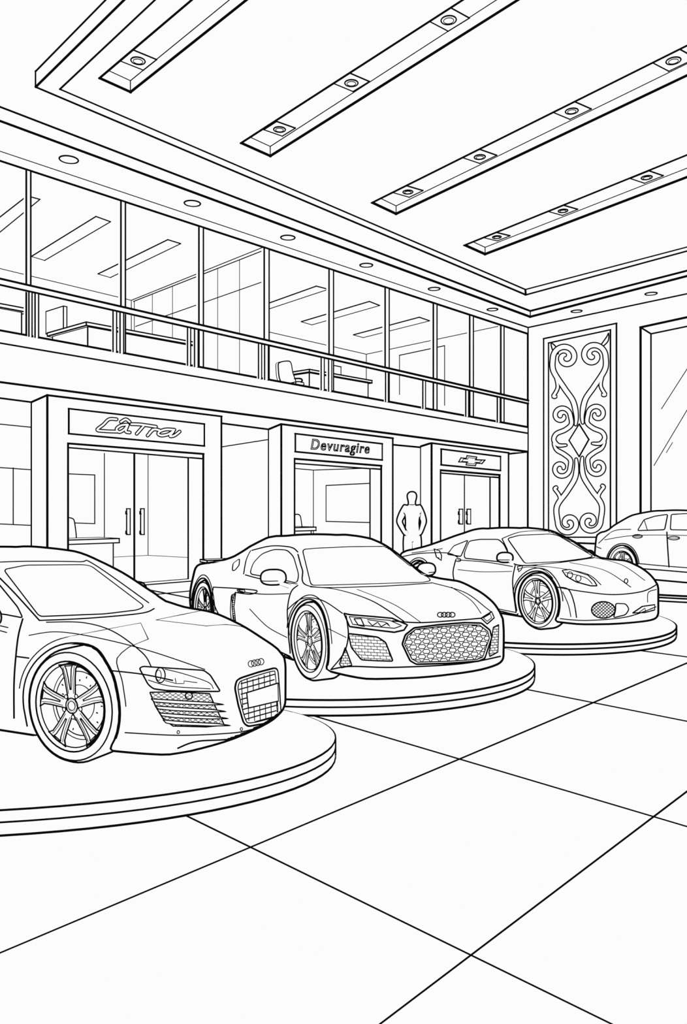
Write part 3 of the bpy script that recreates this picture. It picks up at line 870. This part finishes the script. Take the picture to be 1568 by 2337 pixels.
part(A, gA, 'windshield', [[(8, 1300), (60, 1290), (190, 1289), (208, 1292), (330, 1384), (314, 1392), (240, 1401), (90, 1407)]], w=2.6, rd=9)
part(A, gA, 'side_window', [[(-60, 1310), (-5, 1330), (40, 1385), (52, 1410), (10, 1402), (-60, 1395)]], w=2.8, rd=6)
HLA = [(318, 1525), (326, 1521), (400, 1526), (465, 1530), (480, 1541), (503, 1578), (440, 1578), (380, 1576), (350, 1572), (338, 1562)]
part(A, gA, 'headlight', [HLA], [(ell(366, 1541, 11, 17), 2.4, True, True), (ell(362, 1541, 6, 12), 1.6, True, True), ([(376, 1527), (420, 1538), (475, 1557), (487, 1572)], 1.8), ([(338, 1552), (390, 1566), (480, 1572)], 1.8),
     ([(400, 1548), (402, 1560), (420, 1560), (420, 1554), (450, 1558)], 1.6, False, False), ([(376, 1553), (402, 1560)], 1.6)], w=3.2, rd=5)
INA = [(342, 1580), (400, 1579), (478, 1583), (490, 1610), (512, 1655), (470, 1659), (395, 1657), (372, 1640), (355, 1612)]
t = MB(); A.patch(t, INA); A.stroke(t, INA, 2.8, True, False, .008)
for sg_ in cross(INA, 13, .62): A.stroke(t, list(sg_), 1.1, False, False, .01)
A.stroke(t, ell(431, 1588, 8, 8), 2.8, True, True, .02)
for i in range(4):
    y0 = 1595+i*16; fin = [(345+i*9, y0), (430, y0+5), (480+i*5, y0+8), (512+i*5, y0+13), (470+i*5, y0+14), (400, y0+11), (352+i*9, y0+7)]
    A.patch(t, fin, .014); A.stroke(t, fin, 2.4, True, False, .017)
t.build('air_intake', gA)
GRA = [(550, 1547), (590, 1534), (628, 1524), (634, 1530), (638, 1580), (641, 1628), (632, 1642), (600, 1652), (566, 1658), (556, 1650), (544, 1610), (536, 1570), (540, 1553)]
GRI = [(590+(x-590)*.86, 1590+(y-1590)*.88) for x, y in GRA]
sl = -.28
part(A, gA, 'grille', [GRA], [(GRI, 2.2, True, True)]+segst(clip_segments([((530, 1566+i*12+0), (650, 1566+i*12+sl*120)) for i in range(-1, 10)], GRI, 30), 2.4)+segst(clip_segments([((550+i*13, 1520), (556+i*13, 1670)) for i in range(0, 7)], GRI, 30), 1.9), w=3.8, rd=6)
PLA = [(563, 1581), (634, 1559), (635, 1600), (567, 1616)]
part(A, gA, 'license_plate', [PLA], w=2.8, off=.03)
part(A, gA, 'emblem', [], [(ell(573+i*7.6, 1515-i*1.6, 6.5, 7.2), 1.8, True, True) for i in range(4)])
part(A, gA, 'parking_sensor', [], [(ell(407, 1671, 3, 3.5, 8), 1.8, True, True)]); part(A, gA, 'parking_sensor', [], [(ell(551, 1664, 2.6, 3.5, 8), 1.8, True, True)])
side_mirror(A, gA, -.62, .93, .86, 1); side_mirror(A, gA, -.86, .86, .86, -1)
for wx in (0, -2.65):
    for sg in (1, -1): wheel(A, gA, wx, sg, True, 3.0 if wx == 0 else 2.8)

# ---- car B (honeycomb grille)
keysB = [(k[0], k[1], k[2]*.97, k[3]*.97, k[4], k[5]*.97, k[6], k[7]*.97, k[8], k[9]) for k in R8]
B_ = Car((-.32, 7.5), 59.7, .90, keysB, .34, 2.65)
gB = empty('sports_car', B_.T(-1.3, 0, 0), 'wide two-seat coupe, honeycomb grille, rear wing, four-ring emblem', 'car')
S = B_.stroke; b = B_.body
for pts, w in [([(680, 1336), (664, 1352), (656, 1395), (660, 1450)], 2.8), ([(560, 1312), (600, 1322), (678, 1333)], 2.4), ([(545, 1350), (600, 1356), (660, 1355)], 2.2),
               ([(487, 1340), (540, 1343), (586, 1348), (572, 1356), (537, 1352)], 2.6), ([(487, 1340), (485, 1365), (497, 1398), (515, 1420), (526, 1430)], 2.6), ([(537, 1352), (530, 1382), (536, 1418), (545, 1432), (530, 1430)], 2.6),
               ([(528, 1360), (526, 1395), (530, 1428)], 2.2), ([(548, 1436), (600, 1468), (662, 1498)], 2.6), ([(530, 1434), (600, 1480), (662, 1510)], 3.4), ([(570, 1390), (610, 1430), (655, 1455)], 1.8),
               ([(708, 1340), (770, 1346), (850, 1372), (922, 1418)], 2.4), ([(985, 1330), (1060, 1352), (1110, 1388), (1122, 1398)], 2.4), ([(655, 1392), (690, 1366), (735, 1370), (782, 1400)], 2.2), ([(1030, 1340), (1075, 1370), (1098, 1400)], 1.8),
               ([(895, 1417), (960, 1421), (1050, 1415), (1097, 1411)], 2.8), ([(790, 1405), (795, 1450), (785, 1490), (757, 1526)], 2.8),
               ([(755, 1528), (800, 1521), (900, 1523), (1050, 1515), (1142, 1498)], 3.2), ([(680, 1265), (690, 1300), (706, 1338), (850, 1339), (985, 1331)], 2.8),
               ([(575, 1256), (620, 1246), (664, 1249), (680, 1260)], 2.6), ([(572, 1257), (562, 1278), (556, 1310)], 2.4), ([(815, 1345), (900, 1380), (960, 1420)], 1.5),
               ([(720, 1420), (760, 1440), (790, 1455)], 1.6)]: S(b, pts, w)
b.build('body', gB)
part(B_, gB, 'windshield', [[(690, 1254), (730, 1251), (800, 1248), (892, 1247), (985, 1325), (968, 1329), (900, 1331), (800, 1334), (710, 1336)]], w=2.4, rd=8)
part(B_, gB, 'side_window', [[(570, 1310), (578, 1285), (598, 1264), (625, 1254), (655, 1255), (670, 1270), (682, 1312), (678, 1331), (640, 1322)]], w=2.4, rd=8)
part(B_, gB, 'side_window', [[(530, 1302), (532, 1286), (547, 1275), (546, 1290), (536, 1302)]], w=2.4, rd=4)
HLB = [(785, 1400), (800, 1403), (850, 1407), (895, 1411), (930, 1426), (922, 1438), (900, 1443), (850, 1437), (798, 1430)]
part(B_, gB, 'headlight', [HLB], [([(797, 1407), (890, 1416), (917, 1428), (900, 1434), (805, 1425)], 2, True, False), ([(808, 1412), (824, 1412), (832, 1430), (818, 1427)], 2.4, True, False), ([(838, 1414), (880, 1420), (890, 1430), (884, 1422), (870, 1430), (862, 1420), (850, 1428), (840, 1418)], 2, False, False)], w=3.4)
part(B_, gB, 'headlight', [[(1098, 1411), (1122, 1396), (1128, 1410), (1112, 1424)]], [([(1103, 1410), (1119, 1401), (1122, 1410), (1112, 1418)], 1.8, True, False)], w=2.8)
GB = [(945, 1433), (1000, 1426), (1060, 1421), (1098, 1422), (1118, 1438), (1122, 1455), (1106, 1503), (1092, 1509), (1020, 1514), (950, 1516), (936, 1508), (918, 1470), (925, 1449)]
GBi = [(1020+(x-1020)*.95, 1468+(y-1468)*.9) for x, y in GB]
part(B_, gB, 'grille', [GB], [(GBi, 2.2, True, False)]+segst(hexes(GBi, 20, 11.5, -.05), 1.7), w=3.8, rd=3)
IB = [(795, 1446), (830, 1450), (862, 1454), (880, 1466), (897, 1509), (860, 1508), (825, 1506), (802, 1478)]
part(B_, gB, 'air_intake', [IB], segst(bricks(IB, 14, 7, .05), 1.3), w=3.2, rd=4)
IB2 = [(788, 1478), (803, 1518), (780, 1524), (775, 1515)]
part(B_, gB, 'air_intake', [IB2], segst(bricks(IB2, 9, 6, .0), 1.3), w=2.8)
IB3 = [(1126, 1432), (1138, 1426), (1136, 1488), (1118, 1498), (1116, 1490)]
part(B_, gB, 'air_intake', [IB3], segst(bricks(IB3, 9, 6, -.1), 1.3), w=2.8)
IB4 = [(529, 1358), (538, 1354), (534, 1385), (538, 1420), (543, 1430), (533, 1428)]
part(B_, gB, 'side_vent', [IB4], segst(bricks(IB4, 12, 5, .1), 1.6), w=2.4)
part(B_, gB, 'door_handle', [[(541, 1346), (558, 1346), (560, 1352), (545, 1353)]], [([(545, 1348), (555, 1351)], 2, False, False)], w=2.4)
part(B_, gB, 'emblem', [], [(ell(1005+i*9, 1403, 6.6, 5.4), 2.2, True, True) for i in range(4)])
side_mirror(B_, gB, -.55, .99, .885, 1); side_mirror(B_, gB, -.6, .86, .89, -1, .9)
# rear wing
t = MB()
t.box(B_.T(-3.42, .66, .87), B_.f*.24, B_.ax*1.32, up_*.03, 3.0)
for y in (.56, -.56): t.box(B_.T(-3.32, y, .78), B_.f*.1, B_.ax*.04, up_*.09, 2.4)
t.build('rear_wing', gB)
for wx in (0, -2.65):
    for sg in (1, -1): wheel(B_, gB, wx, sg, True, 2.2)

# ---- car C (long-nosed mid-engine coupe)
keysC = [((k[0]*.88 if k[0] > 0 else k[0]), k[1], k[2]*.95, k[3]*.95, k[4], k[5]*.93, k[6], k[7]*.93, k[8]+(.03 if k[0] < -2.2 else 0), k[9]-.01+(.03 if k[0] < -2.2 else 0)) for k in R8]
C_ = Car((2.5, 10.64), 60, .86, keysC, .42, 2.6, .35, 4.6)
gC = empty('sports_car', C_.T(-1.3, 0, 0), 'mid-engine coupe, slim swept headlights, mesh nose intake, on round platform', 'car')
S = C_.stroke; b = C_.body
for pts, w in [([(1040, 1278), (1034, 1310), (1044, 1345), (1062, 1378)], 2.6), ([(1176, 1290), (1170, 1330), (1178, 1398)], 2.6), ([(1062, 1376), (1120, 1392), (1182, 1406)], 3), ([(1045, 1300), (1100, 1305), (1168, 1304)], 1.6), ([(1055, 1362), (1120, 1385), (1178, 1398)], 2),
               ([(1146, 1230), (1156, 1250), (1176, 1288), (1260, 1286), (1355, 1273)], 2.6), ([(1146, 1229), (1190, 1214), (1255, 1213), (1290, 1224), (1358, 1270)], 2),
               ([(1205, 1290), (1270, 1296), (1340, 1310), (1372, 1335)], 1.8), ([(1300, 1284), (1380, 1302), (1440, 1340)], 1.8), ([(1355, 1272), (1420, 1290), (1472, 1325)], 1.8),
               ([(1272, 1340), (1330, 1350), (1400, 1357), (1465, 1350), (1499, 1334)], 2.4), ([(1278, 1340), (1298, 1346), (1310, 1375), (1316, 1410)], 2.4), ([(1284, 1350), (1297, 1380), (1303, 1408)], 1.8), ([(1500, 1345), (1480, 1352), (1478, 1375)], 1.8),
               ([(1278, 1412), (1340, 1416), (1430, 1408), (1497, 1385)], 2.2), ([(920, 1270), (960, 1263), (1020, 1262), (1045, 1272)], 2.2), ([(940, 1262), (985, 1256), (1010, 1252)], 1.8), ([(1045, 1278), (1110, 1283), (1170, 1293)], 2), ([(1180, 1300), (1205, 1294), (1240, 1300), (1262, 1320)], 1.6)]: S(b, pts, w)
b.build('body', gC)
part(C_, gC, 'windshield', [[(1158, 1229), (1185, 1222), (1256, 1219), (1275, 1223), (1354, 1270), (1340, 1274), (1280, 1282), (1198, 1286)]], w=2.4, rd=6)
part(C_, gC, 'side_window', [[(1071, 1235), (1095, 1231), (1138, 1231), (1150, 1242), (1171, 1285), (1110, 1279), (1060, 1274), (1060, 1262)]], w=2.4, rd=5)
part(C_, gC, 'side_window', [[(1021, 1265), (1036, 1246), (1068, 1233), (1052, 1270)]], w=2.4, rd=3)
part(C_, gC, 'side_vent', [[(991, 1253), (1003, 1257), (1008, 1268), (1007, 1279), (996, 1271)]], [([(997, 1257), (1002, 1274)], 2)], w=2.4)
HLC = [(1283, 1302), (1300, 1300), (1342, 1313), (1356, 1326), (1363, 1337), (1348, 1337), (1315, 1328), (1292, 1315)]
part(C_, gC, 'headlight', [HLC], [(ell(1301, 1312, 6, 7, 10), 1.8, True, True), (ell(1320, 1320, 6, 7, 10), 1.8, True, True), ([(1290, 1306), (1335, 1318), (1352, 1333)], 1.6)], w=2.6, rd=2)
GC1 = ell(1377, 1392, 27, 19, 18)
part(C_, gC, 'grille', [GC1], segst(cross(GC1, 8, .9), 1.4), w=2.8)
part(C_, gC, 'air_intake', [[(1405, 1377), (1428, 1378), (1436, 1390), (1428, 1403), (1400, 1410), (1405, 1393)]], w=2.4, rd=5)
part(C_, gC, 'air_intake', [[(1444, 1399), (1466, 1384), (1494, 1380), (1494, 1392), (1472, 1398)]], [([(1458, 1398), (1472, 1388), (1474, 1397)], 1.6, False, False)], w=2.6)
part(C_, gC, 'emblem', [], [(ell(1429, 1326, 4, 5, 10), 2, True, True)])
part(C_, gC, 'emblem', [], [([(1181, 1293), (1193, 1291), (1190, 1300), (1184, 1305)], 2, True, False)])
part(C_, gC, 'fuel_flap', [], [(ell(1046, 1278, 6, 3.5, 10), 2, True, True)])
side_mirror(C_, gC, -.55, .92, .88, 1, .85); side_mirror(C_, gC, -.7, .8, .86, -1, .8)
for wx in (0, -2.6):
    for sg in (1, -1): wheel(C_, gC, wx, sg, False, 2.1, .29)

# ---- sedan
SD = [(.88, .2, .74, .8, .45, .77, .62, .4, .66, .67), (.5, .12, .83, .9, .5, .86, .78, .5, .82, .83), (0, .1, .88, .93, .55, .87, .88, .5, .91, .93), (-.55, .1, .88, .93, .55, .88, .94, .58, .98, 1.0),
      (-1.2, .1, .88, .93, .55, .88, .96, .6, 1.28, 1.32), (-1.8, .1, .88, .93, .55, .88, .97, .6, 1.41, 1.45), (-2.4, .1, .88, .93, .55, .88, .98, .6, 1.43, 1.48), (-3.0, .1, .88, .93, .55, .87, .99, .6, 1.36, 1.41),
      (-3.5, .14, .87, .93, .55, .86, .99, .6, 1.16, 1.2), (-3.75, .22, .84, .9, .55, .82, .98, .5, 1.04, 1.07), (-3.95, .33, .76, .84, .55, .74, .93, .4, .97, .99)]
D_ = Car((7.4, 14.8), 60, .92, SD, .3, 3.0, .36, 4)
gD = empty('sedan_car', D_.T(-1.5, 0, 0), 'four-door sedan with arched roofline on a round platform', 'car')
S = D_.stroke; b = D_.body
for pts, w in [([(1522, 1214), (1524, 1250), (1527, 1295)], 2.6), ([(1380, 1232), (1450, 1222), (1568, 1222), (1640, 1226)], 1.6), ([(1366, 1240), (1400, 1212), (1440, 1208)], 1.8), ([(1362, 1248), (1372, 1252)], 2), ([(1445, 1285), (1520, 1292), (1600, 1298)], 2.2), ([(1440, 1296), (1520, 1302), (1600, 1309)], 2.8)]: S(b, pts, w)
b.build('body', gD)
part(D_, gD, 'side_window', [[(1455, 1211), (1470, 1186), (1495, 1178), (1524, 1174), (1517, 1209)]], [([(1470, 1186), (1478, 1211)], 1.8)], w=2.4, rd=4)
part(D_, gD, 'side_window', [[(1532, 1174), (1580, 1172), (1640, 1176), (1660, 1211), (1600, 1210), (1530, 1209)]], w=2.4, rd=4)
part(D_, gD, 'door_handle', [], [(ell(1455, 1224, 11, 4, 12), 2, True, True), ([(1446, 1224), (1464, 1224)], 1.6)])
part(D_, gD, 'door_handle', [], [(ell(1538, 1228, 13, 4, 12), 2, True, True), ([(1528, 1228), (1549, 1228)], 1.6)])
for wx in (0, -3.0):
    for sg in (1, -1): wheel(D_, gD, wx, sg, False, 1.8)

# ---------------------------------------------------------------- person
DP = 17.4
def q3(px, py, dy=0): d = ray(px, py)*DP; return CAM+d+Vector((0, dy, 0))
J = {'pel': (941, 1216, 0), 'wa': (941, 1197, 0), 'ch': (940, 1174, 0), 'nk0': (940, 1157, 0), 'nk': (940, 1147, 0), 'hd0': (940, 1139, -.02), 'hd': (940, 1130, -.02), 'hd1': (940, 1124, 0),
     'sl': (924, 1160, 0), 'el': (911, 1190, .05), 'wl': (921, 1211, -.08), 'hl': (926, 1219, -.1), 'sr': (957, 1160, 0), 'er': (968, 1190, .05), 'wr': (960, 1211, -.08), 'hr': (956, 1219, -.1),
     'pl': (932, 1226, 0), 'kl': (930, 1288, -.02), 'al': (929, 1338, .02), 'fl': (929, 1345, -.16), 'pr': (950, 1226, 0), 'kr': (952, 1288, -.02), 'ar': (953, 1338, .02), 'fr': (954, 1345, -.16)}
RD = {'pel': (.155, .11), 'wa': (.12, .09), 'ch': (.15, .11), 'nk0': (.08, .07), 'nk': (.055, .055), 'hd0': (.082, .09), 'hd': (.1, .105), 'hd1': (.055, .06), 'sl': (.075, .075), 'el': (.05, .05), 'wl': (.034, .034), 'hl': (.04, .03),
      'pl': (.1, .11), 'kl': (.066, .066), 'al': (.044, .05), 'fl': (.045, .035)}
names = list(J); idx = {k: i for i, k in enumerate(names)}
ED = [('pel', 'wa'), ('wa', 'ch'), ('ch', 'nk0'), ('nk0', 'nk'), ('nk', 'hd0'), ('hd0', 'hd'), ('hd', 'hd1'), ('ch', 'sl'), ('sl', 'el'), ('el', 'wl'), ('wl', 'hl'), ('ch', 'sr'), ('sr', 'er'), ('er', 'wr'), ('wr', 'hr'),
      ('pel', 'pl'), ('pl', 'kl'), ('kl', 'al'), ('al', 'fl'), ('pel', 'pr'), ('pr', 'kr'), ('kr', 'ar'), ('ar', 'fr')]
me = bpy.data.meshes.new('p'); me.from_pydata([q3(*J[k]) for k in names], [(idx[a], idx[b_]) for a, b_ in ED], [])
ob = bpy.data.objects.new('p', me); scene.collection.objects.link(ob)
ob.modifiers.new('s', 'SKIN')
for k in names:
    kk = k if k in RD else k[:-1]+'l'
    sv = me.skin_vertices[0].data[idx[k]]; sv.radius = RD[kk]; sv.use_root = (k == 'pel')
sd = ob.modifiers.new('d', 'SUBSURF'); sd.levels = 2; sd.render_levels = 2
dg = bpy.context.evaluated_depsgraph_get(); rm = bpy.data.meshes.new_from_object(ob.evaluated_get(dg))
V = [v.co.copy() for v in rm.vertices]; Fc = [tuple(p.vertices) for p in rm.polygons]
bpy.data.objects.remove(ob)
zmin = min(v.z for v in V)-.035
for v in V:
    if v.z < .5: v.z = v.z-zmin*(1-v.z/.5)
t = MB(); t.solid(V, Fc, 3.6)
t.build('person', base=(q3(941, 1214).x, DP, 0), label='standing person in plain clothes with hands resting at hips', category='person')

# ---------------------------------------------------------------- world / camera
w = bpy.data.worlds.new('World'); scene.world = w; w.use_nodes = True
w.node_tree.nodes['Background'].inputs[0].default_value = (.985, .975, .985, 1)
scene.view_settings.view_transform = 'Standard'
scene.view_settings.look = 'None'
cam = bpy.data.cameras.new('camera'); co = bpy.data.objects.new('camera', cam); scene.collection.objects.link(co)
co.location = CAM; co.rotation_euler = (math.pi/2, 0, 0)
cam.sensor_fit = 'HORIZONTAL'; cam.sensor_width = 36; cam.lens = 36*F/1568
cam.shift_y = -(1168.5-HZ)/1568; cam.clip_start = .05; cam.clip_end = 300
scene.camera = co
for ob in bpy.data.objects:
    if '_b' in ob: del ob['_b']
